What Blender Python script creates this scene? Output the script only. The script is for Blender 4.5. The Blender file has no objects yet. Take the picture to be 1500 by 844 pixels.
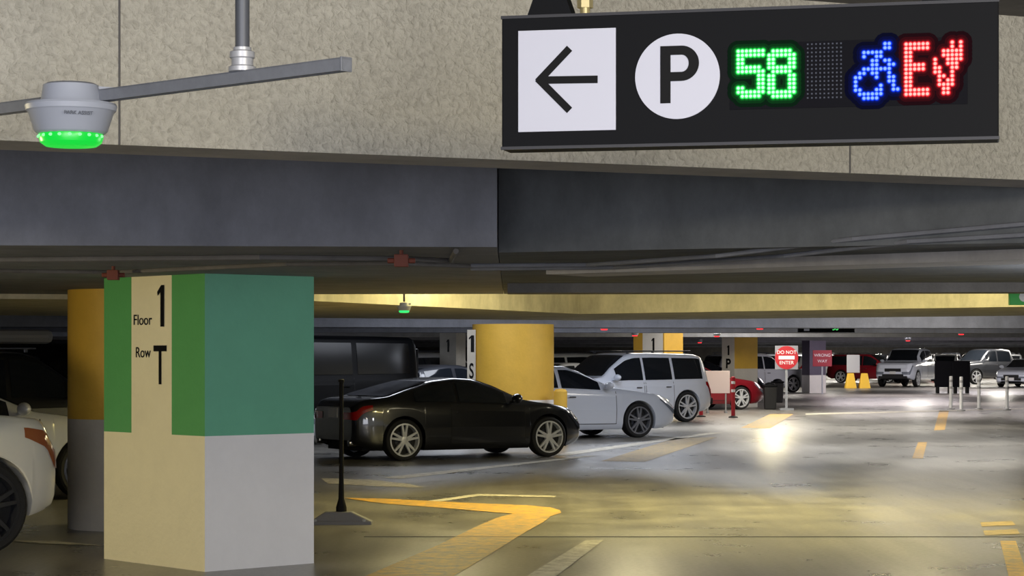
import bpy, math, random
import numpy as np
from mathutils import Vector, Matrix
random.seed(4)
F=3200.;CX=750.;HY=520.;H=1.6
def G(px,py,z=0.0):
    d=(H-z)*F/(py-HY); return Vector(((px-CX)/F*d,d,z))
def C(px,py,h):
    d=h*F/(HY-py); return Vector(((px-CX)/F*d,d,H+h))
def A(px,py,d): return Vector(((px-CX)/F*d,d,H+(HY-py)/F*d))
SC=bpy.context.scene; COL=SC.collection
SC.view_settings.view_transform='Standard'
# ---------------------------------------------------------------- materials
def hexc(r,g,b):
    f=lambda c:((c/255)/12.92 if c/255<=0.04045 else ((c/255+0.055)/1.055)**2.4)
    return (f(r),f(g),f(b),1)
MC={}
def mat(name,col,rough=.5,metal=0,emit=0,noise=0,nscale=8,bump=0,bscale=40,coat=0,spec=None,ecol=None,stain=0):
    if name in MC: return MC[name]
    m=bpy.data.materials.new(name); m.use_nodes=True; nt=m.node_tree
    b=nt.nodes['Principled BSDF']; b.inputs['Base Color'].default_value=col
    b.inputs['Roughness'].default_value=rough; b.inputs['Metallic'].default_value=metal
    if spec is not None: b.inputs['Specular IOR Level'].default_value=spec
    if coat: b.inputs['Coat Weight'].default_value=coat; b.inputs['Coat Roughness'].default_value=.05
    if emit:
        b.inputs['Emission Color'].default_value=ecol or col; b.inputs['Emission Strength'].default_value=emit
    tc=nt.nodes.new('ShaderNodeTexCoord')
    if noise:
        n=nt.nodes.new('ShaderNodeTexNoise'); n.inputs['Scale'].default_value=nscale; n.inputs['Detail'].default_value=8
        n.inputs['Roughness'].default_value=.7
        nt.links.new(tc.outputs['Object'],n.inputs['Vector'])
        r=nt.nodes.new('ShaderNodeValToRGB'); r.color_ramp.elements[0].position=.3; r.color_ramp.elements[1].position=.7
        r.color_ramp.elements[0].color=tuple(c*(1-noise) for c in col[:3])+(1,)
        r.color_ramp.elements[1].color=tuple(min(1,c*(1+noise)) for c in col[:3])+(1,)
        nt.links.new(n.outputs['Fac'],r.inputs['Fac']); out=r.outputs['Color']
        if stain:
            mp=nt.nodes.new('ShaderNodeMapping'); mp.inputs['Scale'].default_value=(1.6,1.6,.8)
            nt.links.new(tc.outputs['Object'],mp.inputs['Vector'])
            n4=nt.nodes.new('ShaderNodeTexNoise'); n4.inputs['Scale'].default_value=1.6; n4.inputs['Detail'].default_value=8; n4.inputs['Roughness'].default_value=.72
            nt.links.new(mp.outputs['Vector'],n4.inputs['Vector'])
            mr=nt.nodes.new('ShaderNodeMapRange'); mr.inputs['From Min'].default_value=.35; mr.inputs['From Max'].default_value=.65; mr.inputs['To Min'].default_value=1-stain; mr.inputs['To Max'].default_value=1.05
            nt.links.new(n4.outputs['Fac'],mr.inputs['Value'])
            mx=nt.nodes.new('ShaderNodeMix'); mx.data_type='RGBA'; mx.blend_type='MULTIPLY'; mx.inputs['Factor'].default_value=1
            nt.links.new(out,mx.inputs[6]); nt.links.new(mr.outputs['Result'],mx.inputs[7]); out=mx.outputs[2]
        nt.links.new(out,b.inputs['Base Color'])
    if bump:
        n2=nt.nodes.new('ShaderNodeTexNoise'); n2.inputs['Scale'].default_value=bscale; n2.inputs['Detail'].default_value=4
        nt.links.new(tc.outputs['Object'],n2.inputs['Vector'])
        bp=nt.nodes.new('ShaderNodeBump'); bp.inputs['Strength'].default_value=bump; bp.inputs['Distance'].default_value=.02
        nt.links.new(n2.outputs['Fac'],bp.inputs['Height']); nt.links.new(bp.outputs['Normal'],b.inputs['Normal'])
    MC[name]=m; return m
M_conc=mat('concrete',hexc(122,124,132),.85,noise=.16,nscale=1.6,bump=.2,bscale=30,stain=.2)
M_concr=mat('concrete_gray_green',hexc(104,107,110),.92,noise=.18,nscale=1.6,bump=.2,bscale=30,stain=.25,spec=.2)
M_concd=mat('concrete_dark',hexc(102,99,96),.9,noise=.18,nscale=1.5,bump=.2,bscale=30,stain=.25)
M_concl=mat('concrete_light',hexc(172,168,165),.85,noise=.12,nscale=1.5,bump=.2,bscale=30,stain=.2)
M_black=mat('matte_black',hexc(9,10,14),.6,spec=.12)
M_rub=mat('rubber',hexc(20,20,22),.8,bump=.2)
M_galv=mat('galvanized',hexc(140,143,150),.5,metal=.3,noise=.1,nscale=20)
M_white=mat('white_paint',hexc(225,225,228),.5)
M_cream=mat('cream_paint',hexc(238,236,234),.6,noise=.03,nscale=3,bump=.2,bscale=25)
M_creamlit=mat('warm_lit_cream_paint',hexc(236,226,188),.6,noise=.04,nscale=3,bump=.2,bscale=25)  # cream with the left face's warm light put into the colour
M_yel=mat('yellow_paint',hexc(212,168,62),.55,noise=.08,nscale=3,bump=.15,bscale=25)
M_gray=mat('gray_paint',hexc(188,182,170),.6,noise=.08,nscale=3,bump=.15,bscale=25)
M_purple=mat('purple_paint',hexc(98,92,112),.6,noise=.05)
M_ink=mat('ink',hexc(12,12,14),.6,spec=.15)
M_glass=mat('dark_glass',hexc(22,26,32),.07,coat=.3)
M_alloy=mat('alloy',hexc(215,217,222),.3,metal=.4)
M_alloyd=mat('alloy_dark',hexc(70,72,80),.3,metal=.7)
M_chrome=mat('chrome',hexc(210,210,215),.12,metal=1)
M_head=mat('headlamp_lens',hexc(120,127,140),.08,coat=1)
M_headd=mat('headlamp_lens_dark',hexc(52,55,62),.08,coat=1)
M_tail=mat('tail_lens',hexc(150,12,14),.15,coat=1)
M_tailon=mat('tail_lens_lit',hexc(255,40,30),.15,emit=2)
M_headon=mat('headlamp_lit',hexc(255,245,225),.15,emit=4)
M_redp=mat('red_paint',hexc(165,22,36),.45)
M_brown=mat('junction_red',hexc(112,54,38),.7)
M_plate=mat('plate_white',hexc(205,205,205),.5)
M_lg=mat('light_gray',hexc(190,190,195),.4)
K0=(0,0,0,1)
def led(nm,c,e=1): return mat(nm,K0,1,emit=e,ecol=c,spec=0)
M_ledg=led('led_green',(.12,1,.22,1))
M_ledb=led('led_blue',(.06,.16,1,1))
M_ledr=led('led_red',(1,.12,.12,1))
M_ledoff=mat('led_off',hexc(58,62,74),.5,spec=.2)
M_ledgc=led('led_green_core',(.38,1,.48,1),2)
M_ledrc=led('led_red_core',(1,.34,.30,1),2)
M_ledbc=led('led_blue_core',(.26,.44,1,1),1.3)
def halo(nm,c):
    return [led('led_painted_glow_%s_%s'%(nm,w),(c[0]*k+.004,c[1]*k+.004,c[2]*k+.006,1)) for w,k in (('inner',1.),('near',.24),('middle',.09),('far',.035),('outer',.012))]  # painted glow: discs around the diodes emit ever weaker colour
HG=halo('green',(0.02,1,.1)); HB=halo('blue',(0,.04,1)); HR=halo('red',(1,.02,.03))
M_brass=mat('brass',hexc(205,190,140),.4,metal=.5)
M_orange=mat('orange',hexc(225,180,55),.5)
def paint(name,col,wear=.45):
    m=bpy.data.materials.new(name); m.use_nodes=True; nt=m.node_tree; b=nt.nodes['Principled BSDF']
    b.inputs['Roughness'].default_value=.5
    tc=nt.nodes.new('ShaderNodeTexCoord'); n=nt.nodes.new('ShaderNodeTexNoise'); n.inputs['Scale'].default_value=7; n.inputs['Detail'].default_value=9; n.inputs['Roughness'].default_value=.75
    nt.links.new(tc.outputs['Object'],n.inputs['Vector'])
    r=nt.nodes.new('ShaderNodeValToRGB'); r.color_ramp.elements[0].position=wear-.13; r.color_ramp.elements[1].position=wear+.13
    r.color_ramp.elements[0].color=hexc(122,114,98); r.color_ramp.elements[1].color=col
    nt.links.new(n.outputs['Fac'],r.inputs['Fac']); nt.links.new(r.outputs['Color'],b.inputs['Base Color']); return m
M_my=paint('marking_yellow',hexc(214,166,68),.45)
M_my2=paint('marking_yellow_worn',hexc(180,154,98),.49)
M_mw=paint('marking_white',hexc(206,201,186),.43)
def sprayed():
    m=bpy.data.materials.new('sprayed_fireproofing'); m.use_nodes=True; nt=m.node_tree; b=nt.nodes['Principled BSDF']
    b.inputs['Roughness'].default_value=.95; b.inputs['Specular IOR Level'].default_value=.1
    tc=nt.nodes.new('ShaderNodeTexCoord')
    n=nt.nodes.new('ShaderNodeTexNoise'); n.inputs['Scale'].default_value=36; n.inputs['Detail'].default_value=3; n.inputs['Distortion'].default_value=.4
    n3=nt.nodes.new('ShaderNodeTexNoise'); n3.inputs['Scale'].default_value=2; n3.inputs['Detail'].default_value=3
    for q in (n,n3): nt.links.new(tc.outputs['Object'],q.inputs['Vector'])
    r=nt.nodes.new('ShaderNodeValToRGB'); r.color_ramp.elements[0].position=.33; r.color_ramp.elements[1].position=.60
    r.color_ramp.elements[0].color=hexc(184,179,165); r.color_ramp.elements[1].color=hexc(202,197,182)
    nt.links.new(n.outputs['Fac'],r.inputs['Fac'])
    mr=nt.nodes.new('ShaderNodeMapRange'); mr.inputs['From Min'].default_value=.3; mr.inputs['From Max'].default_value=.7; mr.inputs['To Min'].default_value=.90; mr.inputs['To Max'].default_value=1
    nt.links.new(n3.outputs['Fac'],mr.inputs['Value'])
    mx=nt.nodes.new('ShaderNodeMix'); mx.data_type='RGBA'; mx.blend_type='MULTIPLY'; mx.inputs['Factor'].default_value=1
    nt.links.new(r.outputs['Color'],mx.inputs[6]); nt.links.new(mr.outputs['Result'],mx.inputs[7])
    nt.links.new(mx.outputs[2],b.inputs['Base Color'])
    bp=nt.nodes.new('ShaderNodeBump'); bp.inputs['Strength'].default_value=.8; bp.inputs['Distance'].default_value=.026
    nt.links.new(n.outputs['Fac'],bp.inputs['Height']); nt.links.new(bp.outputs['Normal'],b.inputs['Normal']); return m
M_spray=sprayed()
def floorm():
    m=bpy.data.materials.new('polished_floor'); m.use_nodes=True; nt=m.node_tree; b=nt.nodes['Principled BSDF']
    tc=nt.nodes.new('ShaderNodeTexCoord')
    n=nt.nodes.new('ShaderNodeTexNoise'); n.inputs['Scale'].default_value=.8; n.inputs['Detail'].default_value=8; n.inputs['Roughness'].default_value=.65
    n2=nt.nodes.new('ShaderNodeTexNoise'); n2.inputs['Scale'].default_value=25; n2.inputs['Detail'].default_value=6
    mp=nt.nodes.new('ShaderNodeMapping'); mp.inputs['Rotation'].default_value=(0,0,math.radians(11)); mp.inputs['Scale'].default_value=(2.2,.12,1)
    n5=nt.nodes.new('ShaderNodeTexNoise'); n5.inputs['Scale'].default_value=1.3; n5.inputs['Detail'].default_value=6; n5.inputs['Roughness'].default_value=.6
    nt.links.new(tc.outputs['Object'],mp.inputs['Vector']); nt.links.new(mp.outputs['Vector'],n5.inputs['Vector'])
    for q in (n,n2): nt.links.new(tc.outputs['Object'],q.inputs['Vector'])
    r=nt.nodes.new('ShaderNodeValToRGB'); r.color_ramp.elements[0].position=.3; r.color_ramp.elements[1].position=.72
    r.color_ramp.elements[0].color=hexc(98,96,92); r.color_ramp.elements[1].color=hexc(140,137,131)
    nt.links.new(n.outputs['Fac'],r.inputs['Fac'])
    mx=nt.nodes.new('ShaderNodeMix'); mx.data_type='RGBA'; mx.blend_type='OVERLAY'; mx.inputs['Factor'].default_value=.65
    nt.links.new(r.outputs['Color'],mx.inputs[6]); nt.links.new(n2.outputs['Fac'],mx.inputs[7])
    m5=nt.nodes.new('ShaderNodeMapRange'); m5.inputs['From Min'].default_value=.35; m5.inputs['From Max'].default_value=.6; m5.inputs['To Min'].default_value=.70; m5.inputs['To Max'].default_value=1.05
    nt.links.new(n5.outputs['Fac'],m5.inputs['Value'])
    mx2=nt.nodes.new('ShaderNodeMix'); mx2.data_type='RGBA'; mx2.blend_type='MULTIPLY'; mx2.inputs['Factor'].default_value=1
    nt.links.new(mx.outputs[2],mx2.inputs[6]); nt.links.new(m5.outputs['Result'],mx2.inputs[7]); nt.links.new(mx2.outputs[2],b.inputs['Base Color'])
    mr=nt.nodes.new('ShaderNodeMapRange'); mr.inputs['To Min'].default_value=.16; mr.inputs['To Max'].default_value=.46
    nt.links.new(n.outputs['Fac'],mr.inputs['Value']); nt.links.new(mr.outputs['Result'],b.inputs['Roughness'])
    b.inputs['Specular IOR Level'].default_value=.65
    bp=nt.nodes.new('ShaderNodeBump'); bp.inputs['Strength'].default_value=.16; bp.inputs['Distance'].default_value=.01
    nt.links.new(n2.outputs['Fac'],bp.inputs['Height']); nt.links.new(bp.outputs['Normal'],b.inputs['Normal']); return m
M_floor=floorm()
def carpaint(name,col,metal=.0,rough=.3): return mat(name,col,rough,metal=metal,coat=1)
# ---------------------------------------------------------------- mesh builder
class MB:
    def __init__(s): s.v=[];s.f=[];s.m=[]
    def add(s,vs,fs,mi=0,M=None):
        o=len(s.v)
        for v in vs:
            v=Vector(v)
            s.v.append(tuple(M@v) if M is not None else tuple(v))
        for f in fs: s.f.append(tuple(o+i for i in f)); s.m.append(mi)
        return s
    def box(s,c,d,mi=0,M=None):
        x,y,z=c;a,b,e=d[0]/2,d[1]/2,d[2]/2
        vs=[(x-a,y-b,z-e),(x+a,y-b,z-e),(x+a,y+b,z-e),(x-a,y+b,z-e),(x-a,y-b,z+e),(x+a,y-b,z+e),(x+a,y+b,z+e),(x-a,y+b,z+e)]
        return s.add(vs,[(3,2,1,0),(4,5,6,7),(0,1,5,4),(1,2,6,5),(2,3,7,6),(3,0,4,7)],mi,M)
    def lathe(s,prof,n=24,mi=0,M=None,cap=True):
        vs=[];fs=[]
        for r,z in prof:
            for k in range(n):
                a=2*math.pi*k/n; vs.append((r*math.cos(a),r*math.sin(a),z))
        for i in range(len(prof)-1):
            for k in range(n):
                k2=(k+1)%n; fs.append((i*n+k,i*n+k2,(i+1)*n+k2,(i+1)*n+k))
        if cap:
            fs.append(tuple(range(n))[::-1]); fs.append(tuple((len(prof)-1)*n+k for k in range(n)))
        return s.add(vs,fs,mi,M)
    def disc(s,r,z,n=14,mi=0,M=None):
        return s.add([(r*math.cos(2*math.pi*k/n),r*math.sin(2*math.pi*k/n),z) for k in range(n)],[tuple(range(n))],mi,M)
    def cyl(s,p0,p1,r,n=12,mi=0,r1=None,M=None):
        p0=Vector(p0);p1=Vector(p1);d=p1-p0
        Q=Matrix.Translation(p0)@d.to_track_quat('Z','Y').to_matrix().to_4x4()
        if M is not None: Q=M@Q
        return s.lathe([(r,0),(r if r1 is None else r1,d.length)],n,mi,Q)
    def ell(s,c,rad,mi=0,M=None,n=16):
        vs=[];fs=[];h=n//2
        for i in range(h+1):
            t=math.pi*i/h
            for k in range(n):
                a=2*math.pi*k/n
                vs.append((c[0]+rad[0]*math.sin(t)*math.cos(a),c[1]+rad[1]*math.sin(t)*math.sin(a),c[2]+rad[2]*math.cos(t)))
        for i in range(h):
            for k in range(n):
                k2=(k+1)%n; fs.append((i*n+k,(i+1)*n+k,(i+1)*n+k2,i*n+k2))
        return s.add(vs,fs,mi,M)
    def prism(s,pts,z0,z1,mi=0,mb=None,M=None):
        n=len(pts)
        ar=sum(pts[i][0]*pts[(i+1)%n][1]-pts[(i+1)%n][0]*pts[i][1] for i in range(n))
        if ar<0: pts=pts[::-1]
        vs=[(p[0],p[1],z0) for p in pts]+[(p[0],p[1],z1) for p in pts]
        s.add(vs,[tuple(range(n))[::-1]],mi if mb is None else mb,M)
        s.add(vs,[tuple(range(n,2*n))]+[(i,(i+1)%n,n+(i+1)%n,n+i) for i in range(n)],mi,M)
        return s
    def grid(s,P,mi=0):
        nr=len(P);nc=len(P[0]);vs=[p for r in P for p in r]
        fs=[(i*nc+j,i*nc+j+1,(i+1)*nc+j+1,(i+1)*nc+j) for i in range(nr-1) for j in range(nc-1)]
        return s.add(vs,fs,mi)
    def obj(s,name,mats,parent=None,smooth=False,bevel=0,loc=None,rotz=0,ang=35):
        me=bpy.data.meshes.new(name); me.from_pydata(s.v,[],s.f); 
        for m in mats: me.materials.append(m)
        me.polygons.foreach_set('material_index',s.m)
        if smooth:
            me.polygons.foreach_set('use_smooth',[True]*len(me.polygons))
            me.set_sharp_from_angle(angle=math.radians(ang))
        me.update()
        o=bpy.data.objects.new(name,me); COL.objects.link(o)
        if parent: o.parent=parent
        if loc is not None: o.location=loc
        o.rotation_euler=(0,0,rotz)
        if bevel:
            b=o.modifiers.new('bevel','BEVEL'); b.width=bevel; b.segments=2; b.limit_method='ANGLE'
        return o
def empty(name,loc,rotz=0,label=None,cat=None,group=None):
    e=bpy.data.objects.new(name,None); COL.objects.link(e); e.location=loc; e.rotation_euler=(0,0,rotz); e.empty_display_size=.2
    tag(e,label,cat,group); return e
def tag(o,label=None,cat=None,group=None,kind=None):
    if label:o['label']=label
    if cat:o['category']=cat
    if group:o['group']=group
    if kind:o['kind']=kind
    return o
def text(body,size,M,m,parent,name='lettering',bold=0,sx=1,align='CENTER'):
    cu=bpy.data.curves.new('t','FONT'); cu.body=body; cu.size=size; cu.align_x=align; cu.align_y='CENTER'; cu.extrude=.001; cu.offset=bold
    o=bpy.data.objects.new('t',cu); me=bpy.data.meshes.new_from_object(o); bpy.data.objects.remove(o)
    me.transform(Matrix.Diagonal((sx,1,1,1))); me.materials.clear(); me.materials.append(m)
    t=bpy.data.objects.new(name,me); COL.objects.link(t); t.parent=parent; t.matrix_local=M; return t
def one(h,M,m,parent,w=.13):
    s=h*w/2; x=h*.06
    vs=[(x-s,-h/2,0),(x+s,-h/2,0),(x+s,h/2,0),(x-s*.6,h/2,0),(x-h*.22,h*.34,0),(x-h*.20,h*.24,0),(x-s,h*.33,0)]
    vs=[(a,b,.002) for a,b,c in vs]
    o=MB().add(vs,[(0,1,2,3,6),(6,3,4,5)]).obj('lettering',[m],parent); o.matrix_local=M; return o
def frame(o,x,n):
    x=Vector(x).normalized(); n=Vector(n).normalized(); y=n.cross(x)
    return Matrix(((x.x,y.x,n.x,o[0]),(x.y,y.y,n.y,o[1]),(x.z,y.z,n.z,o[2]),(0,0,0,1)))
# ---------------------------------------------------------------- room
def struct(o): o['kind']='structure'; return o
struct(MB().box((10,85,-.1),(110,190,.2)).obj('floor',[M_floor]))
struct(MB().box((10,85,3.4),(110,190,.2)).obj('ceiling',[M_concd]))
struct(MB().box((10,178,1.6),(110,.4,3.4)).obj('wall_back',[M_concd]))
struct(MB().box((-40,85,1.6),(.4,190,3.4)).obj('wall_left',[M_concd]))
struct(MB().box((60,85,1.6),(.4,190,3.4)).obj('wall_right',[M_concd]))
def beam(pts,z0,z1,mats,label,mb=None,name='ceiling_beam'):
    o=MB().prism(pts,z0,z1,0,mb).obj(name,mats); tag(o,label,'beam'); return o
hs=.88
a=C(-400,190,hs); b=C(1900,279,hs)
dirv=(b-a).normalized(); nrm=Vector((-dirv.y,dirv.x,0))
def two(a,b,t): return [(a.x,a.y),(b.x,b.y),(b.x+nrm.x*t,b.y+nrm.y*t),(a.x+nrm.x*t,a.y+nrm.y*t)]
e=empty('sprayed_beam',(0,0,0),0,'deep beige ceiling beam with rough sprayed fireproofing','beam')
MB().prism(two(a,b,.42),H+hs+.0,3.3,0,1).obj('beam_body',[M_spray,M_concl],e)
for px in (175,1245):
    p=a+(b-a)*((px+400)/2300.)
    k=(px-CX)/F; t=(a.x-k*a.y)/(k*dirv.y-dirv.x); p=a+dirv*t
    MB().box((0,0,0),(.008,.008,3.3-H-hs),0,Matrix.Translation((p.x,p.y,(3.3+H+hs)/2))).obj('seam_joint',[M_concd],e)
L0=C(-400,358,.6);L1=C(728,362,.6)
beam([(L0.x,L0.y),(L1.x,L1.y),(L1.x,17.4),(L1.x,21.5),(L0.x-5,22.0),(L0.x-5,L0.y)],2.2,3.3,[M_conc,M_concd],'smooth gray concrete drop beam resting on painted column')
R0=C(728,370,.6);R1=C(1700,352,.6)
ed=(R1-R0).normalized()
def onface(px,py,off=.02):
    k=(px-CX)/F; t=(R0.x-k*R0.y)/(k*ed.y-ed.x); p=R0+ed*t; return A(px,py,p.y-off)
beam([(R0.x+.01,R0.y),(R1.x,R1.y),(9,11.2),(9,19.2),(R0.x+.01,21.5)],2.2,3.3,[M_concr,M_concd],'dark concrete drop slab continuing past the joint')
q0=C(800,402,.54);q1=C(1700,374,.54)
beam([(q0.x,q0.y),(q1.x,q1.y),(q1.x+.1,q1.y+.7),(q0.x+.3,q0.y+.45)],2.14,2.22,[M_concl,M_concl],'shallow pale concrete rib under slab')
beam([(R0.x+.05,18.3),(9,17.8),(9,18.3),(R0.x+.05,18.8)],2.12,2.22,[M_concd,M_conc],'shallow concrete rib under slab')
hb=.55
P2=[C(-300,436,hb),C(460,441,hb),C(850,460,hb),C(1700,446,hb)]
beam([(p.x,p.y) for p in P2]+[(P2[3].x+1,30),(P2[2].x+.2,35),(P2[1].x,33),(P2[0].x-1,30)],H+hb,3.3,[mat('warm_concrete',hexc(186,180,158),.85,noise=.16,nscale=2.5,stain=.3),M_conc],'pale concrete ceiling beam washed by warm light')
for i,(d,z) in enumerate([(41,2.1),(52,2.12),(64,2.12),(78,2.12),(94,2.14),(112,2.14),(132,2.14),(154,2.14)]):
    beam([(-25,d-4),(40,d+3),(40,d+4.2),(-25,d-2.8)],z,3.3,[M_conc,M_concl],'straight concrete ceiling beam crossing the garage')
def conduit(pts,r,label,m=M_galv):
    mb=MB()
    for p,q in zip(pts[:-1],pts[1:]): mb.cyl(p,q,r,8)
    for p in pts[1:-1]: mb.ell(p,(r*1.1,)*3,n=8)
    tag(mb.obj('conduit',[m],smooth=True),label,'conduit')
conduit([C(-60,381,.57),C(380,377,.57),C(590,379,.57),C(660,382,.575),C(668,368,.58)],.016,'thin steel conduit clipped under concrete beam',M_concd)
conduit([C(-60,396,.57),C(165,399,.57),C(420,387,.57),C(590,386,.57),C(690,390,.58)],.014,'thin steel conduit clipped under concrete beam',M_concd)
conduit([C(690,389,.57),C(860,388,.57),C(1050,375,.57),onface(1250,350,.03),onface(1640,316,.03)],.013,'long painted conduit on slab edge face',M_conc)
conduit([C(690,394,.57),C(900,392,.57),C(1150,375,.57),onface(1330,354,.03),onface(1640,336,.03)],.013,'long painted conduit on slab edge face',M_conc)
for px,py,s in ((588,382,.08),(166,403,.075)):
    c=C(px,py,.54)
    mb=MB().box((0,0,0),(s,s,s*.9)).cyl((s/2,0,0),(s/2+.04,0,0),.015).cyl((-s/2,0,0),(-s/2-.04,0,0),.015).cyl((0,0,s*.45),(0,0,.07),.012)
    tag(mb.obj('junction_box',[M_brown],loc=c,bevel=.004),'small rust red junction box on conduit','junction box')
# ---------------------------------------------------------------- columns
def rect_column(near,a,b,th,z1,zc,mats,fr,label):
    e=empty('column',near,0,label,'column')
    c,s=math.cos(th),math.sin(th); R=Vector((c,s,0))*a; L=Vector((-s,c,0))*b; U=Vector((0,0,1))
    mb=MB()
    def q(p0,p1,za,zb_,mi): mb.add([p0+U*za,p1+U*za,p1+U*zb_,p0+U*zb_],[(0,1,2,3)],mi)
    O=Vector((0,0,0))
    q(O,R,0,zc,1);q(O,R,zc,z1,0)
    f=[0]+list(fr)+[1]
    for i in range(len(f)-1):
        pan=(len(f)==2) or i==1
        p1=L*f[i];p0=L*f[i+1]
        q(p0,p1,zc,z1,3 if pan else 2); q(p0,p1,0,zc,4)
    q(R,R+L,0,zc,4);q(R,R+L,zc,z1,2);q(R+L,L,0,zc,1);q(R+L,L,zc,z1,0)
    mb.add([O+U*z1,R+U*z1,R+L+U*z1,L+U*z1],[(0,1,2,3)],4)
    mb.obj('column_body',mats,e)
    xl=Vector((s,-c,0)); nl=Vector((-c,-s,0))
    def TL(fc,z): return frame(L*fc+nl*.004+U*z,xl,nl)
    return e,TL
th=math.radians(42)
near=G(300,838)
M_green2=mat('warm_lit_green_paint',hexc(86,160,90),.55,noise=.05,nscale=3,bump=.15,bscale=25)  # band green with warm light painted in for the left face
M_greencool=mat('cool_lit_green_paint',hexc(98,174,140),.55,noise=.05,nscale=3,bump=.15,bscale=25)  # same band green with cool light painted in for the right face
colT,TL=rect_column(near,1.0,1.40,th,2.2,1.0,[M_greencool,M_cream,M_green2,M_creamlit,M_creamlit],(.315,.715),'square concrete column with green band, cream base, Floor 1 Row T lettering')
def zt(py,d): return H+(HY-py)/F*d
one(.315,TL(.415,zt(448,16.5)),M_ink,colT,w=.16)
text('T',.42,TL(.425,zt(538,16.5)),M_ink,colT,bold=.004,sx=.72)
text('Floor',.115,TL(.60,zt(469,16.6)),M_ink,colT,sx=1.05)
text('Row',.115,TL(.595,zt(517,16.6)),M_ink,colT,sx=1.0)
def round_column(loc,r,z1,zc,mu,ml,label):
    e=empty('column',loc,0,label,'column')
    MB().lathe([(r,0),(r,zc)],40,1).lathe([(r,zc),(r,z1)],40,0).obj('column_body',[mu,ml],e,smooth=True); return e
round_column((-3.60,20.3,0),.52,2.2,H-(95/F*19.8),M_yel,M_gray,'round concrete column, yellow above gray base')
cS=round_column((0.02,39.4,0),.735,2.15,H-(66/F*39),M_yel,M_cream,'thick round column, yellow above white base, row S panel')
MB().box((-.745,-.33,1.56),(.15,.05,.98)).obj('row_panel',[M_gray],cS)
one(.30,frame((-.745,-.358,1.80),(.6,0,0),(0,-1,0)),M_ink,cS,w=.2)
text('S',.38,frame((-.745,-.36,1.30),(1,0,0),(0,-1,0)),M_ink,cS,sx=.5,bold=.006)
c1,TL1=rect_column(Vector(((973-CX)/F*58,58,0)),.72,1.15,th,2.2,1.0,[M_yel,M_cream,M_yel,M_cream,M_cream],(.04,.7),'square column with yellow band and row number panel')
one(.36,TL1(.36,H+.27),M_ink,c1,w=.2)
M_yelb=mat('bright_yellow_paint',hexc(240,196,66),.55,noise=.05,nscale=3)
c2,TL2=rect_column(G(1076,597),1.05,.52,th,2.2,H-.42,[M_yelb,M_cream,M_cream,M_cream,M_cream],(),'square column with yellow band and row P panel')
one(.30,TL2(.5,H+.14),M_ink,c2,w=.22)
text('P',.40,TL2(.5,H-.28),M_ink,c2,bold=.014)
c3,TL3=rect_column(G(1186,576),.8,.6,math.radians(25),2.2,.75,[M_purple,M_cream,M_purple,M_purple,M_cream],(),'square column with purple band and white base')
c4,TL4=rect_column(Vector(((668-CX)/F*52,52,0)),.3,.60,th,2.2,1.0,[M_gray,M_cream,M_gray,M_gray,M_cream],(),'narrow pale column with row number one')
one(.30,TL4(.5,H+.22),M_ink,c4,w=.2)
# ---------------------------------------------------------------- hanging sign
pl=A(735,217,7.3); pr=A(1463,205,6.94)
ud=Vector((pr.x-pl.x,pr.y-pl.y,0)); Wd=ud.length; ud.normalize(); nd=Vector((ud.y,-ud.x,0))
zb=.685+H; Hs=.447
es=empty('hanging_sign',(pl.x,pl.y,zb),math.atan2(ud.y,ud.x),'black overhead parking guidance sign with arrow, P and lit count display','sign')
MB().box((Wd/2,.06,Hs/2),(Wd,.12,Hs)).obj('housing',[M_black],es,bevel=.004)
MB().box((Wd/2,.0,.005),(Wd+.004,.012,.010)).box((Wd/2,.0,Hs-.005),(Wd+.004,.012,.010)).obj('frame_trim',[mat('trim_dark',hexc(24,24,32),.5,metal=.1)],es)
def U(px): return (px-735)/728*Wd
def V(py,px): 
    t=22+(px-733)/729*(-22); bt=217+(px-737)/726*(-12)
    return Hs*(1-(py-t)/(bt-t))
M_signw=mat('sign_white',hexc(186,187,200),.5,emit=.06)
x0,x1=U(761),U(909); z0,z1=V(190,830),V(42,830)
MB().box(((x0+x1)/2,-.003,(z0+z1)/2),(x1-x0,.006,z1-z0)).obj('arrow_panel',[M_signw],es)
mb=MB()
def bar2(mb,p,q,w,y=-.008):
    p=Vector((p[0],0,p[1]));q=Vector((q[0],0,q[1]));d=(q-p).normalized();n=Vector((-d.z,0,d.x))*w/2
    vs=[p-n,q-n,q+n,p+n]; vs=[(v.x,y,v.z) for v in vs]
    mb.add(vs,[(0,1,2,3)])
tip=(U(791),V(116,790)); w=.025
bar2(mb,(tip[0]+.006,tip[1]),(U(882),V(115,880)),w)
tx,tz=tip; L=.108
bar2(mb,(tx,tz-.006),(tx+L,tz+.103),w,-.0082); bar2(mb,(tx,tz+.006),(tx+L,tz-.103),w,-.0084)
mb.obj('arrow',[M_ink],es)
dc=(U(1001),V(111,998)); rd=.140
RX=Matrix.Rotation(math.radians(90),4,'X')
MB().lathe([(rd,0),(rd,.006)],64,0,Matrix.Translation((dc[0],0,dc[1]))@RX).obj('parking_disc',[M_signw],es)
mb=MB(); px0=dc[0]-.056; pz0=dc[1]-.088; hgt=.188; sw=.034
def quad(mb,xa,za,xb,zb_,y): mb.add([(xa,y,za),(xb,y,za),(xb,y,zb_),(xa,y,zb_)],[(0,1,2,3)])
quad(mb,px0,pz0,px0+sw,pz0+hgt,-.0085)
rc=.058; cz=pz0+hgt-rc; cx=px0+.070
quad(mb,px0+sw,cz+rc-.030,cx,cz+rc,-.0085); quad(mb,px0+sw,cz-rc,cx,cz-rc+.030,-.0085)
n=20; vs=[];fs=[]
for i in range(n+1):
    t=-math.pi/2+math.pi*i/n
    for r,rz in ((rc,rc),(rc-.034,rc-.030)): vs.append((cx+r*math.cos(t)*1.0,-.0085,cz+rz*math.sin(t)))
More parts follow.
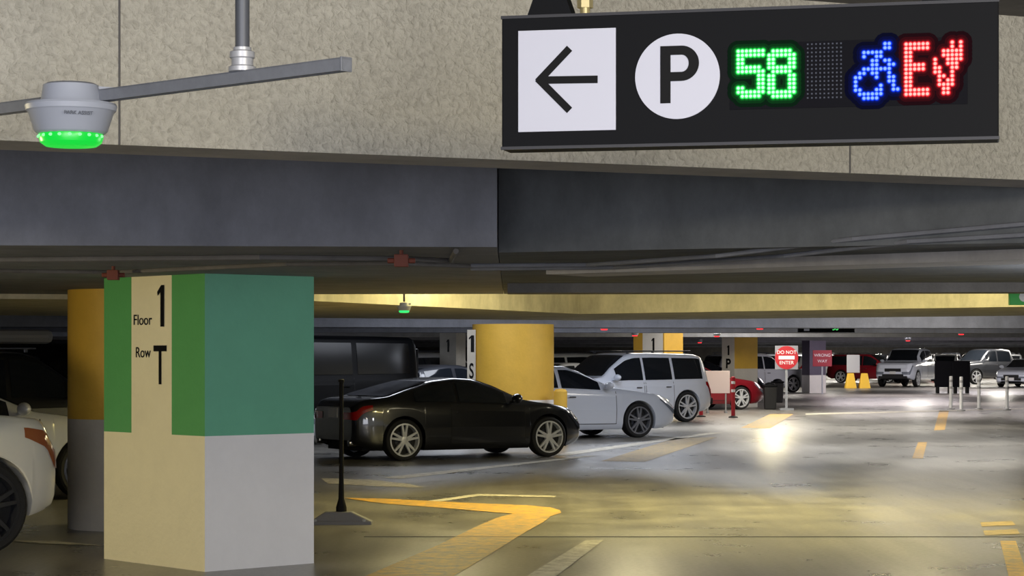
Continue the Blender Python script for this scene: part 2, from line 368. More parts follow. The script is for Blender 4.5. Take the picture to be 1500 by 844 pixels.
for i in range(n): fs.append((2*i,2*i+2,2*i+3,2*i+1))
mb.add(vs,fs); mb.obj('parking_letter',[M_ink],es)
pitch=6.0/728*Wd
def glyph(rows,pxl,pyt,name,mo,mc,hz,r=.0066):
    mb=MB()
    for j,row in enumerate(rows):
        for i,ch in enumerate(row):
            if ch=='1':
                cx_=U(pxl)+i*pitch; cz_=V(pyt,pxl)-j*pitch
                Mx=Matrix.Translation((cx_,-.004,cz_))@RX
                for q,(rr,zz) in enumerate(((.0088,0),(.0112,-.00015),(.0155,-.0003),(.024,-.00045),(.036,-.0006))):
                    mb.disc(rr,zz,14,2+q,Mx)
                mb.lathe([(r,.0002),(r,.003)],10,0,Mx); mb.lathe([(r*.78,.003),(r*.66,.0045)],8,1,Mx)
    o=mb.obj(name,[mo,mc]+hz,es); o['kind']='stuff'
five=["1111111","1111111","11.....","11.....","111111.","1111111",".....11",".....11",".....11","11...11","1111111",".11111."]
eight=[".11111.","1111111","11...11","11...11","1111111",".11111.","11...11","11...11","11...11","11...11","1111111",".11111."]
wc=[".......11..",".......11..","..11111....","..1..11....","....11.11..","....11..11.","..1111111..",".11.11..1..","11...1..11.","1.......11.","1.....1..1.","11...11..11",".111111....","..1111....."]
E_=["111111","111111","11....","11....","11....","11111.","11111.","11....","11....","11....","11....","111111","111111"]
V_=["....1.1","....1.1","..11111","..11111","1..1111","1..111.","11..11.","11..1..",".11.1..",".1.11..",".1111..","..11...","..11..."]
MB().box(((U(1083)+U(1415))/2,-.001,V(108,1250)),(U(1415)-U(1083)+.02,.004,.215)).obj('display_panel',[mat('display_black',hexc(13,13,19),.7,spec=.08)],es)
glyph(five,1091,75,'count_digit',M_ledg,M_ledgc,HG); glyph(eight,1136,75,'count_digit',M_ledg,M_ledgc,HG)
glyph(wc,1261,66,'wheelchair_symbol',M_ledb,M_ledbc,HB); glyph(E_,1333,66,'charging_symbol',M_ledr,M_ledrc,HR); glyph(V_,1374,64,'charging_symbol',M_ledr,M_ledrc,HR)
mb=MB()
for i in range(54):
    for j in range(14):
        cx_=U(1084)+i*pitch; cz_=V(68,1084)-j*pitch
        if U(1188)<cx_<U(1246):
            Mx=Matrix.Translation((cx_,-.003,cz_))@RX
            mb.add([(-.0026,-.0026,.0008),(.0026,-.0026,.0008),(.0026,.0026,.0008),(-.0026,.0026,.0008)],[(0,1,2,3)],0,Mx)
o=mb.obj('unlit_diodes',[M_ledoff],es); o['kind']='stuff'
for u in (U(808),U(1388)):
    MB().add([(u-.075,-.0,Hs),(u+.075,-.0,Hs),(u+.05,-.0,Hs+.07),(u-.05,-.0,Hs+.07),(u-.075,.1,Hs),(u+.075,.1,Hs),(u+.05,.1,Hs+.07),(u-.05,.1,Hs+.07)],
      [(0,1,2,3),(5,4,7,6),(3,2,6,7),(1,5,6,2),(4,0,3,7)]).cyl((u,.05,Hs+.07),(u,.05,3.3-zb),.02).obj('hanging_bracket',[M_black],es)
e=empty('sprinkler_head',(A(857,12,7.7)),0,'small brass fitting on pipe above sign','sprinkler')
MB().cyl((0,0,-.03),(0,0,.0),.018,12).cyl((0,0,0),(0,0,.03),.028,6).cyl((0,0,.03),(0,0,3.3-e.location.z),.014,12).obj('fitting_body',[M_brass],e,smooth=True)
# ---------------------------------------------------------------- strut + sensor
s0=C(508,94,.92); s1=C(-70,169,.92)
dv=(s1-s0); Ls=dv.length; dv.normalize()
er=empty('ceiling_strut',s0,math.atan2(dv.y,dv.x),'galvanized strut rail hung from a steel pipe','strut')
mb=MB().box((Ls/2,0,.018),(Ls,.042,.004)).box((Ls/2,-.019,0),(Ls,.004,.042)).box((Ls/2,.019,0),(Ls,.004,.042)).box((Ls/2,-.013,-.019),(Ls,.014,.004)).box((Ls/2,.013,-.019),(Ls,.014,.004)).box((.004,0,0),(.008,.046,.046))
mb.obj('rail',[M_galv],er,bevel=.001)
k=(355-CX)/F; t=(s0.x-k*s0.y)/(k*dv.y-dv.x); hp=t
MB().cyl((hp,0,.05),(hp,0,3.3-s0.z),.024,20).obj('pendant_pipe',[mat('pipe_gray',hexc(95,98,105),.5,metal=.3)],er,smooth=True)
MB().lathe([(.046,.02),(.046,.035),(.036,.04),(.036,.062),(.042,.066),(.042,.085),(.03,.09),(.03,.10)],24,0,Matrix.Translation((hp,0,0))).obj('pipe_coupling',[mat('coupling_gray',hexc(185,186,190),.4,metal=.3)],er,smooth=True)
def sensor(loc,scale,ledm,label,group='occupancy sensors'):
    e=empty('parking_sensor',loc,0,label,'sensor',group)
    Mx=Matrix.Scale(scale,4)
    mg=mat('sensor_plastic',hexc(165,170,182),.45)
    mb=MB().lathe([(.085,.115),(.098,.108),(.105,.06),(.112,.045),(.158,.043),(.162,.035),(.158,.018),(.150,.012),(.128,-.055),(.115,-.065),(.06,-.068)],40,0,Mx)
    mb.box((.06,0,.085),(.17,.10,.04),0,Mx@Matrix.Rotation(.5,4,'Z'))
    mb.obj('sensor_housing',[mg],e,smooth=True)
    MB().lathe([(.112,-.064),(.114,-.075),(.108,-.095),(.09,-.108),(.05,-.110)],40,0,Mx).obj('indicator_lens',[ledm],e,smooth=True)
    return e
M_lensg=mat('lens_green',(.0,.1,.01,1),.3,emit=.8,ecol=(.01,.85,.06,1))
M_lensgh=mat('lens_green_dot',(.0,.2,.01,1),.3,emit=1.2,ecol=(.3,1,.4,1))
sp=A(104,170,7.75)
se=sensor(sp,1.0,M_lensg,'gray dome parking sensor with green lit lens below strut rail')
for i in range(10):
    a_=math.pi+math.pi*(i+.5)/10
    MB().ell((.112*math.cos(a_),.112*math.sin(a_),-.074),(.008,.008,.006),n=8).obj('indicator_diode',[M_lensgh],se,smooth=True)
text('PARK ASSIST',.018,frame((.055,-.142,-.004),(.93,.36,0),(.33,-.86,-.38)),mat('mark_gray',hexc(90,95,105),.5),se)
def farsensor(px,py,d,on,sc=.62):
    l=A(px,py,d); e=sensor(l,sc,mat('lens_'+on+'_far',K0,.3,emit=1.6,ecol=(.02,1,.15,1) if on=='green' else (1,.03,.04,1)),'small gray ceiling sensor with %s lit lens'%on)
    MB().cyl((0,0,.06),(0,0,3.3-l.z),.010,8).obj('pendant_pipe',[M_concd],e)
farsensor(592,451,21.8,'green',.45)
for px,py,d,c in ((885,479,44,'red'),(930,489,56,'red'),(1050,490,56,'red'),(1113,478,44,'red'),(1025,500,75,'red'),(1408,487,56,'red'),(1226,476,43,'green'),(1330,497,70,'red'),(975,499,80,'red')):
    farsensor(px,py,d,c)
# ---------------------------------------------------------------- markings
def marking(pts,m,label,z=.004):
    P=[G(x,y) for x,y in pts]; c=sum(P,Vector())/len(P)
    n=len(P); ar=sum(P[i].x*P[(i+1)%n].y-P[(i+1)%n].x*P[i].y for i in range(n))
    if ar<0:P=P[::-1]
    o=MB().add([(p.x-c.x,p.y-c.y,0) for p in P],[tuple(range(n))]).obj('floor_marking',[m],loc=(c.x,c.y,z)); tag(o,label,'floor marking')
marking([(530,847),(640,800),(700,771),(728,759),(755,752),(800,754),(806,758),(795,766),(770,780),(730,805),(690,830),(660,847)],M_my,'thick worn yellow stripe painted on floor')
marking([(503,730),(560,731),(700,738),(775,741),(806,744),(820,748),(822,752),(806,757),(748,753),(640,744),(560,738)],M_my,'narrow yellow band painted on floor',.0045)
marking([(470,701),(540,703),(598,709),(622,715),(560,713),(480,709)],M_mw,'pale painted arrow wedge on floor')
marking([(768,847),(812,847),(884,792),(858,792)],M_mw,'pale worn stall line on floor')
marking([(600,738),(700,724),(815,727),(812,729),(702,727),(620,739)],M_mw,'thin faded white line on floor')
marking([(1465,793),(1488,793),(1506,847),(1478,847)],M_my,'yellow lane dash on floor')
marking([(1436,766),(1482,764),(1488,770),(1438,772)],M_my2,'faded yellow cross hatch on floor')
marking([(1440,778),(1490,776),(1494,783),(1443,785)],M_my2,'faded yellow cross hatch on floor')
marking([(1376,602),(1390,602),(1384,630),(1368,631)],M_my,'yellow lane dash on floor')
marking([(1345,648),(1358,648),(1352,672),(1336,672)],M_my,'yellow lane dash on floor')
marking([(880,676),(990,642),(1050,641),(945,677)],M_my2,'wide faded yellow stripe on floor')
marking([(1085,627),(1128,607),(1162,607),(1128,628)],M_my,'yellow stripe at stall end')
marking([(795,668),(1040,634),(1060,634),(830,668)],M_mw,'white stall line between cars')
marking([(560,700),(860,668),(875,668),(585,702)],M_mw,'worn stall line beside coupe')
marking([(1180,606),(1500,598),(1500,600),(1180,608)],M_mw,'thin white crossing line')
marking([(0,792),(80,793),(150,800),(60,797)],M_mw,'faded white stall line')
o=MB().box((0,0,0),(9,.025,.004)).obj('floor_joint',[M_concd],loc=(3.2,G(0,787).y,.003)); tag(o,'thin dark expansion joint across floor','floor joint')
# ---------------------------------------------------------------- vehicles
def sm(pts,w):
    xs=np.linspace(-3.3,3.3,1321); y=np.interp(xs,[p[0] for p in pts],[p[1] for p in pts])
    k=max(1,int(w/.005)); ker=np.ones(k)/k; yp=np.pad(y,(k,k),mode='edge')
    y=np.convolve(np.convolve(yp,ker,'same'),ker,'same')[k:-k]
    return lambda x: float(np.interp(x,xs,y))
K={
'coupe':dict(L=3.94,W=1.78,R=.315,xf=1.32,xr=-1.25,zb=.15,sm=.10,tp=.20,
 top=[(-2.02,.76),(-1.97,.88),(-1.8,.94),(-1.5,.97),(-1.1,1.09),(-.65,1.21),(-.25,1.255),(.05,1.24),(.4,1.13),(.85,.92),(1.1,.87),(1.65,.79),(1.88,.71),(2.0,.58)],
 belt=[(-2.02,.72),(-1.92,.86),(-1.5,.90),(-.9,.87),(0,.84),(.9,.82),(1.3,.84),(1.72,.74),(2.0,.52)],
 ws=(.14,.88),rw=(-1.5,-.72),sw=[(-.28,.56),(-1.05,-.34)],doors=[(-.45,.88)],spk=5,dsp=2,rimdark=False),
'sedan':dict(L=4.70,W=1.84,R=.335,xf=1.43,xr=-1.40,zb=.17,sm=.10,tp=.20,
 top=[(-2.35,.75),(-2.30,1.0),(-1.9,1.04),(-1.6,1.09),(-1.1,1.31),(-.5,1.40),(-.1,1.39),(.2,1.29),(.85,.98),(1.2,.93),(2.0,.82),(2.28,.72),(2.35,.60)],
 belt=[(-2.35,.74),(-2.2,.95),(-1.5,.98),(0,.93),(1.1,.90),(1.9,.80),(2.35,.57)],
 ws=(.02,.88),rw=(-1.7,-1.0),sw=[(-.32,.55),(-1.05,-.40),(-1.5,-1.13)],doors=[(-.30,.90),(-1.15,-.34)],spk=5,dsp=2,rimdark=False),
'suv':dict(L=4.55,W=1.86,R=.36,xf=1.42,xr=-1.42,zb=.24,sm=.06,tp=.17,tb=.16,
 top=[(-2.28,.9),(-2.26,1.15),(-2.17,1.42),(-2.05,1.58),(-1.85,1.63),(-.4,1.66),(.1,1.65),(.36,1.58),(1.0,1.12),(1.15,1.08),(2.0,1.01),(2.2,.93),(2.28,.75)],
 belt=[(-2.28,.8),(-2.17,.99),(0,.96),(1.2,.98),(2.0,.94),(2.28,.70)],
 ws=(.32,1.04),rw=(-2.24,-2.08),sw=[(-.08,.70),(-.97,-.15),(-1.95,-1.05)],doors=[(-.10,1.0),(-1.0,-.14)],spk=5,dsp=2,rimdark=False),
'bigsuv':dict(L=4.34,W=1.94,R=.375,xf=1.52,xr=-1.42,zb=.26,sm=.03,tp=.07,pw=5,
 top=[(-2.17,.9),(-2.15,1.1),(-2.08,1.5),(-1.95,1.70),(-1.7,1.76),(-.4,1.8),(.2,1.78),(.5,1.7),(1.05,1.22),(1.2,1.16),(1.8,1.11),(2.06,1.08),(2.14,1.02),(2.17,.88)],
 belt=[(-2.17,.8),(-2.1,1.06),(0,1.05),(1.2,1.06),(1.9,1.04),(2.08,1.01),(2.17,.85)],
 ws=(.44,1.12),rw=(-2.15,-1.94),sw=[(-.05,.8),(-.95,-.13),(-1.85,-1.05)],doors=[(-.08,1.0),(-1.0,-.12)],spk=5,dsp=2,rimdark=True),
'boxsuv':dict(L=4.65,W=1.9,R=.39,xf=1.40,xr=-1.40,zb=.3,sm=.03,tp=.14,tb=.09,
 top=[(-2.32,1.0),(-2.30,1.86),(-2.2,1.93),(0,1.96),(.55,1.94),(.7,1.82),(1.0,1.22),(1.1,1.17),(2.2,1.10),(2.3,1.0),(2.32,.8)],
 belt=[(-2.32,.9),(-2.28,1.22),(1.0,1.18),(2.2,1.0),(2.32,.75)],
 ws=(.68,1.02),rw=(-2.312,-2.29),sw=[(0,.75),(-.95,-.1),(-2.1,-1.05)],doors=[(-.05,.95),(-.98,-.1)],spk=5,dsp=1,rimdark=True),
'pickup':dict(L=5.7,W=2.0,R=.41,xf=1.85,xr=-1.80,zb=.36,sm=.05,tp=.13,tb=.14,
 top=[(-2.85,.95),(-2.83,1.25),(-.95,1.28),(-.9,1.6),(-.75,1.88),(-.2,1.94),(.6,1.93),(.85,1.84),(1.4,1.32),(1.55,1.27),(2.6,1.2),(2.82,1.1),(2.85,.85)],
 belt=[(-2.85,.9),(-2.75,1.2),(1.4,1.2),(2.6,1.12),(2.85,.8)],
 ws=(.82,1.42),rw=(-.94,-.84),sw=[(.35,1.1),(-.65,.25)],doors=[(.3,1.25),(-.7,.26)],spk=6,dsp=1,rimdark=False)}
M_bglass=mat('black_glass',hexc(12,13,15),.25,spec=.3)
M_amb=mat('amber_brown_lens',hexc(160,92,56),.15,coat=1)
def vehicle(kind,loc,phi,paintm,label,lit=None,rim=None,head=None):
    k=K[kind]; L,W,R=k['L'],k['W'],k['R']; hw=W/2; ft=sm(k['top'],k['sm']); fb=sm(k['belt'],k['sm'])
    nm={'coupe':'car','sedan':'car','pickup':'pickup_truck'}.get(kind,'suv')
    gl=M_bglass if kind=='boxsuv' else M_glass
    e=empty(nm,loc,phi,label,{'pickup_truck':'truck'}.get(nm,'car'))
    Ra=R*1.13; tp=k.get('tp',.2); tb=k.get('tb',.19); pw=k.get('pw',2.6)
    def w_(x):
        s=max(0,(abs(x)-(L/2-.75))/.75); s=min(1,s); return hw*(1-tp*s**pw)
    def zbt(x):
        s=max(0,(abs(x)-(L/2-.5))/.5); return k['zb']+.10*min(1,s)**2
    def arch(x):
        z=0
        for xc in (k['xf'],k['xr']):
            dx=abs(x-xc)
            if dx<Ra: z=max(z,R+math.sqrt(Ra*Ra-dx*dx))
        return z
    TT=[0,.12,.3,.5,.75,.92,1]; YY=[.93,.975,.99,1.0,.985,.972,.945]
    def sy(x,z):
        t=(z-zbt(x))/max(.05,(fb(x)-zbt(x))); return w_(x)*float(np.interp(t,TT,YY))
    def gh(x):
        zb_=fb(x); z=max(ft(x),zb_+.01); g=min(1,(z-zb_)/.32); wr=w_(x)*(.93-tb*g)
        return (w_(x)*.945,zb_),(wr,zb_+(z-zb_)*(.80+.08*g)),wr,z,g
    def sec(x):
        zl=max(zbt(x),arch(x)); zb_=fb(x); zl=min(zl,zb_-.04)
        pts=[(sy(x,zl)-.16,zl+.0),(sy(x,zl)-.01,zl)]
        for f in (.04,.15,.35,.55,.75,.9,1): z=zl+(zb_-zl)*f; pts.append((sy(x,z),z))
        p4,p5,wr,z,g=gh(x)
        for f in (.33,.66,1): pts.append((p4[0]+(p5[0]-p4[0])*f+.012*math.sin(math.pi*f)*g,p4[1]+(p5[1]-p4[1])*f))
        pts+= [(wr*.95,p5[1]+(z-p5[1])*.55),(wr*.82,p5[1]+(z-p5[1])*.85),(wr*.5,z-.004),(0,z)]
        return pts
    xs=set(np.linspace(-L/2,L/2,110))
    for xc in (k['xf'],k['xr']):
        for s in (-1,1): xs.add(xc+s*Ra*1.001); xs.add(xc+s*Ra*.998); xs.add(xc+s*Ra*.97); xs.add(xc+s*Ra*.93)
    xs=sorted(xs); P=[]
    def ring(x,px=None,sy_=1,sz=1):
        h=sec(x); zc=sum(p[1] for p in h)/len(h); X=x if px is None else px
        h=[(p[0]*sy_,zc+(p[1]-zc)*sz) for p in h]
        return [(X,y,z) for y,z in h]+[(X,-y,z) for y,z in h[:-1][::-1]]
    P.append(ring(xs[0],xs[0]-.05,.88,.84)); P.append(ring(xs[0],xs[0]-.03,.96,.94))
    for x in xs: P.append(ring(x))
    P.append(ring(xs[-1],xs[-1]+.03,.96,.94)); P.append(ring(xs[-1],xs[-1]+.05,.88,.84))
    mb=MB().grid(P); nc=len(P[0]); n=len(P)
    mb.f.append(tuple(range(nc))); mb.m.append(0); mb.f.append(tuple((n-1)*nc+i for i in range(nc))[::-1]); mb.m.append(0)
    mb.obj('body',[paintm],e,smooth=True,ang=40)
    MB().box((0,0,(k['zb']+.62)/2),(L-.3,W-.62,.62-k['zb'])).box(((k['xf']+k['xr'])/2,0,(k['zb']+.5)/2),(k['xf']-k['xr']-2*Ra-.1,W-.16,.5-k['zb'])).obj('underbody',[M_rub],e)
    def sidepatch(x0,x1,sgn,off=.010):
        P=[]
        for x in np.linspace(x0,x1,16):
            p4,p5,wr,z,g=gh(x)
            if p5[1]-p4[1]<.07: continue
            row=[]
            for f in (.07,.3,.5,.7,.93):
                y=p4[0]+(p5[0]-p4[0])*f+.012*math.sin(math.pi*f)*g+off; zz=p4[1]+(p5[1]-p4[1])*f+off*.3
                row.append((x,sgn*y,zz))
            P.append(row)
        return P
    for x0,x1 in k['sw']:
        for s in (-1,1):
            P=sidepatch(x0,x1,s)
            if len(P)>1: MB().grid(P).obj('side_window',[gl],e,smooth=True)
    def toppatch(x0,x1,frac=.9,off=.010):
        P=[]
        for x in np.linspace(x0,x1,14):
            h=sec(x)[-5:]; ys=[p[0] for p in h][::-1]; zs=[p[1] for p in h][::-1]; wr=h[0][0]*frac
            P.append([(x+(off if x0>0 else -off),y,float(np.interp(abs(y),ys,zs))+off) for y in np.linspace(-wr,wr,13)])
        return P
    MB().grid(toppatch(*k['ws'])).obj('windshield',[gl],e,smooth=True)
    if kind=='boxsuv':
        MB().box((-L/2-.035,0,1.50),(.02,W*.68,.42)).obj('rear_window',[gl],e,bevel=.01)
        MB().lathe([(.34,0),(.36,.04),(.36,.17),(.3,.2)],28,0,Matrix.Translation((-L/2-.04,0,1.05))@Matrix.Rotation(math.radians(-90),4,'Y')).obj('spare_wheel',[M_rub],e,smooth=True)
    else:
        MB().grid(toppatch(*k['rw'])).obj('rear_window',[gl],e,smooth=True)
    for x0,x1 in k['doors']:
        for s in (-1,1):
            mb=MB(); cols=[x0,x0+.012]+list(np.linspace(x0+.03,x1-.03,10))+[x1-.012,x1]
            tz=[.14,.155,.3,.5,.7,.85,.99]
            P=[[(x,s*(sy(x,zbt(x)+(fb(x)-zbt(x))*t)+.004),zbt(x)+(fb(x)-zbt(x))*t) for t in tz] for x in cols]
            for i in range(len(P)-1):
                for j in range(len(tz)-1):
                    edge=1 if (i==0 or i==len(P)-2 or j==0) else 0
                    mb.add([P[i][j],P[i+1][j],P[i+1][j+1],P[i][j+1]],[(0,1,2,3)],edge)
            d=mb.obj('door',[paintm,M_rub],e)
            xh=x0+.12; zh=zbt(xh)+(fb(xh)-zbt(xh))*.82
            MB().box((xh+.06,s*(sy(xh,zh)+.02),zh),(.16,.025,.025)).obj('door_handle',[paintm if kind in('coupe','boxsuv') else M_chrome],d,bevel=.006)
    def corner(end,s,length,h0,h1,name,m,inset=.5):
        P=[]
        for u in np.linspace(0,1,9):
            x=end*(L/2-length*(1-u)); zhi=fb(x)-.03; hh=h0+(h1-h0)*u
            P.append([(x,s*(sy(x,z)+.007),z) for z in np.linspace(zhi-hh,zhi,4)])
        xe=end*L/2; zhi=fb(xe)-.03
        for dx,sc,sz in ((.036,.97,.95),(.058,.89,.86),(.060,inset+.2,.84),(.060,inset,.80)):
            P.append([(xe+end*dx,s*sy(xe,z)*sc,(zhi-h1/2-.01)+(z-(zhi-h1/2))*sz) for z in np.linspace(zhi-h1,zhi,4)])
        MB().grid(P).obj(name,[m],e,smooth=True,ang=60)
    for s in (-1,1):
        hA,hB={'coupe':(.02,.09),'sedan':(.03,.10)}.get(kind,(.08,.16))
        ln={'coupe':.42,'sedan':.42}.get(kind,.30)
        corner(1,s,ln,hA,hB,'headlight',M_headon if lit=='head' else (head or M_head),.55)
        tm=M_tailon if lit=='tail' else M_tail
        if kind=='boxsuv': MB().box((-L/2-.05,s*.72,.98),(.04,.12,.2)).obj('taillight',[tm],e,bevel=.01)
        else: corner(-1,s,.22,.07,.13 if kind in('coupe','sedan') else .24,'taillight',tm,.5)
        xm=k['ws'][1]-.22; zm=fb(xm)+.08
        MB().ell((xm,s*(w_(xm)+.10),zm+.02),(.07,.12,.075)).box((xm,s*(w_(xm)+.0),zm-.03),(.05,.14,.03)).obj('side_mirror',[paintm],e,smooth=True)
    zg=fb(L/2-.1)-.03
    MB().box((L/2+.045,0,zg-.06),(.03,W*.42,.16)).obj('grille',[M_rub],e,bevel=.01)
    MB().box((L/2+.045,0,k['zb']+.22),(.03,W*.55,.13)).obj('lower_grille',[M_rub],e,bevel=.01)
    MB().box((L/2+.065,0,zg-.19),(.01,.31,.14)).obj('license_plate',[M_plate],e)
    MB().box((-L/2-.055,0,.72 if kind!='boxsuv' else .6),(.01,.31,.15)).obj('license_plate',[M_plate],e)
    if kind in ('suv','pickup','boxsuv'):
        MB().box((-L/2-.03,0,k['zb']+.25),(.12,W*.82,.16)).obj('rear_bumper',[M_rub],e,bevel=.03)
        MB().box((L/2+.03,0,k['zb']+.12),(.10,W*.74,.14)).obj('front_bumper',[M_rub],e,bevel=.03)
    if kind=='suv':
        for s in (-1,1):
            MB().box((-.7,s*.62,1.69),(2.1,.04,.03)).box((-1.6,s*.62,1.66),(.06,.04,.06)).box((.2,s*.62,1.66),(.06,.04,.06)).obj('roof_rail',[M_alloyd],e,bevel=.008)
    if kind in('coupe','sedan'):
        for s in (-1,1): MB().cyl((-L/2-.07,s*.55,.27),(-L/2+.1,s*.55,.27),.045,12).obj('exhaust_tip',[M_chrome],e)
    Rr=R*.80
    rd_=rim or (M_alloyd if k['rimdark'] else M_alloy)
    for xc in (k['xf'],k['xr']):
        for s in (-1,1):
            wob=MB().lathe([(Rr,-.10),(R-.03,-.11),(R-.006,-.095),(R,-.07),(R,.07),(R-.006,.095),(R-.03,.11),(Rr,.10),(Rr,-.10)],36,0,RX,cap=False).obj('wheel',[M_rub],e,smooth=True,loc=(xc,s*(hw-.115),R),rotz=0 if s<0 else math.pi)
            mb=MB()
            mb.lathe([(Rr,.104),(Rr*.91,.106),(Rr*.88,.06),(Rr*.88,-.09)],36,0,RX,cap=False)
            mb.lathe([(.0,.02),(Rr*.9,.02)],24,1,RX,cap=False)
            mb.lathe([(.01,.03),(Rr*.55,.03),(Rr*.55,.025)],24,2,RX,cap=False)
            mb.lathe([(.06,.04),(.06,.10),(.03,.108),(.001,.108)],16,0,RX,cap=False)
            for i in range(k['spk']):
                for j in range(k['dsp']):
                    a_=2*math.pi*i/k['spk']+ (j-.5)*(.36 if k['dsp']==2 else 0)+math.pi/2
                    wd=.028 if k['dsp']==2 else .055
                    M2=Matrix.Rotation(-a_,4,'Y')
                    r0,r1=.05,Rr*.95
                    mb.add([(r0,-.102,-wd*.8),(r1,-.104,-wd*.5),(r1,-.104,wd*.5),(r0,-.102,wd*.8),(r0,-.06,-wd*.8),(r1,-.07,-wd*.5),(r1,-.07,wd*.5),(r0,-.06,wd*.8)],
                       [(0,1,2,3),(4,7,6,5),(0,4,5,1),(3,2,6,7)],0,M2)
            mb.obj('rim',[rd_,M_rub,M_alloyd],wob,smooth=True)
    return e
def place(kind,px,py,phi,ax,side):
    k=K[kind]; g=G(px,py); l=Vector((k[ax],side*(k['W']/2-.125),0))
    return g-Matrix.Rotation(phi,3,'Z')@l
P_black=carpaint('paint_black',hexc(9,11,17)); P_white=carpaint('paint_white',hexc(208,214,228)); P_cream=carpaint('paint_cream_white',hexc(228,225,214)); P_pearl=carpaint('paint_pearl',hexc(195,200,208))
P_flatblack=mat('paint_flat_black',hexc(6,7,10),.5,spec=.15)
P_silver=carpaint('paint_silver',hexc(184,186,190),.1); P_dgray=carpaint('paint_dark_gray',hexc(58,60,66),.3); P_red=carpaint('paint_maroon',hexc(118,20,32),.1)
r31=math.radians(31)
vehicle('coupe',place('coupe',588,675,r31,'xr',-1),r31,P_black,'glossy black two door coupe with multi spoke alloy wheels',head=M_headd)
MW=mat('rim_mid',hexc(135,137,145),.3,metal=.5)
vehicle('sedan',place('sedan',932,641,r31,'xf',-1),r31,P_white,'white sedan with dark alloy wheels parked behind coupe',rim=MW)
vehicle('suv',place('suv',1003,618,math.radians(216),'xr',1),math.radians(216),P_white,'white compact suv backed toward the aisle',rim=M_alloy)
ph=math.radians(42)
vehicle('bigsuv',place('bigsuv',-30,812,ph,'xf',-1),ph,P_cream,'white suv with dark wheels beside green column',rim=M_alloyd,head=M_amb)
vehicle('sedan',place('sedan',122,731,math.radians(33),'xf',-1),math.radians(33),P_silver,'silver sedan parked behind white suv',rim=M_alloyd)
vb=vehicle('suv',Vector((-7.3,31.0,0)),r31,P_black,'black suv with gray roof cargo box')
MB().box((-.3,0,1.86),(2.0,.8,.20)).obj('roof_cargo_box',[mat('cargo_gray',hexc(120,120,122),.5)],vb,bevel=.08)
vehicle('boxsuv',Vector((-4.1,39.3,0)),math.radians(208),P_flatblack,'tall boxy black suv with spare wheel on the back')
vehicle('sedan',Vector((-5.6,35.1,0)),r31,P_pearl,'white sedan parked beside black coupe')
vehicle('sedan',Vector((-1.3,46.6,0)),r31,P_dgray,'dark gray sedan parked behind black coupe')
vehicle('suv',Vector((-1.9,53.5,0)),r31,P_silver,'silver suv in the parking row')
vehicle('suv',Vector((2.1,67,0)),r31,P_white,'white suv in the parking row')
vehicle('sedan',Vector((1.0,58,0)),math.radians(211),P_silver,'silver sedan in the parking row')
vehicle('sedan',place('sedan',1083,600,r31,'xf',-1),r31,P_red,'dark red sedan beside yellow row column')
vehicle('sedan',Vector((6.6,77,0)),r31,P_black,'black sedan in the parking row')
vehicle('suv',Vector((10.3,93,0)),r31,P_pearl,'pale suv parked behind warning sign')
def far(px,d,kd,pm,lt,ph,lab): vehicle(kd,Vector(((px-CX)/F*d,d,0)),math.radians(ph),pm,lab,lit=lt)
far(1274,125,'suv',P_red,'head',-30,'maroon suv at far end of garage')
far(1334,111,'pickup',P_white,None,-118,'white pickup truck at far end of garage')
far(1450,120,'pickup',P_dgray,None,-150,'dark gray pickup truck at far end of garage')
far(1502,110,'sedan',P_white,None,-120,'white sedan at far end of garage')
for px,d,kd,pm,lt,ph in ((1210,142,'suv',P_silver,None,20),(1300,144,'suv',P_dgray,'tail',60),(1388,136,'suv',P_silver,'tail',75),(1478,143,'suv',P_silver,'tail',80),(1355,154,'suv',P_pearl,'tail',70),(1430,158,'suv',P_dgray,None,70),(1255,160,'suv',P_dgray,'tail',70),(1325,166,'suv',P_silver,'tail',75),(1395,169,'bigsuv',P_dgray,'tail',75),(1475,167,'bigsuv',P_silver,'tail',75),(1180,168,'suv',P_silver,'tail',75),(1130,150,'suv',P_white,None,30)):
    far(px,d,kd,pm,lt,ph,'parked vehicle in the distant row')
# ---------------------------------------------------------------- stanchion
st=empty('stanchion',G(500,768),0,'black post stanchion on wide rubber foot','stanchion')
MB().prism([(-.29,-.10),(.29,-.10),(.29,.10),(-.29,.10)],0,.035).add([(-.28,-.09,.035),(.28,-.09,.035),(.28,.09,.035),(-.28,.09,.035),(-.15,-.06,.12),(.10,-.06,.12),(.10,.06,.12),(-.15,.06,.12)],[(0,1,5,4),(1,2,6,5),(2,3,7,6),(3,0,4,7),(4,5,6,7)]).obj('foot',[mat('foot_gray',hexc(105,105,110),.7,bump=.2)],st,bevel=.012)
MB().lathe([(.05,.11),(.05,.16),(.028,.24),(.022,.45),(.022,.9),(.02,.92),(.02,1.34),(.028,1.345),(.028,1.365),(.01,1.37)],20).obj('post',[M_black],st,smooth=True)
for x in (-.24,.22): MB().cyl((x,-.08,.03),(x,-.08,.05),.02).obj('foot_bolt',[M_galv],st)
yb=empty('bollard',G(821,652),0,'short yellow bollard beside column','bollard')
MB().lathe([(.12,0),(.12,.95),(.09,.99),(.02,1.0)],20).obj('bollard_body',[M_yel],yb,smooth=True)
dn=empty('road_sign',G(1152,601),0,'red do not enter sign on gray post','sign')
MB().box((0,.02,.6),(.07,.05,1.25)).box((0,.02,.03),(.4,.3,.06)).obj('sign_post',[M_galv],dn)
zc_=H+(HY-524)/F*63.2; 
MB().box((0,-.02,zc_),(.67,.02,.69)).obj('sign_board',[mat('sign_board_gray',hexc(128,128,136),.5)],dn,bevel=.01)
MB().lathe([(.335,.03),(.335,.036)],40,0,Matrix.Translation((0,0,zc_))@RX).obj('sign_disc',[M_redp],dn)
MB().box((0,-.042,zc_),(.46,.006,.10)).obj('sign_bar',[M_white],dn)
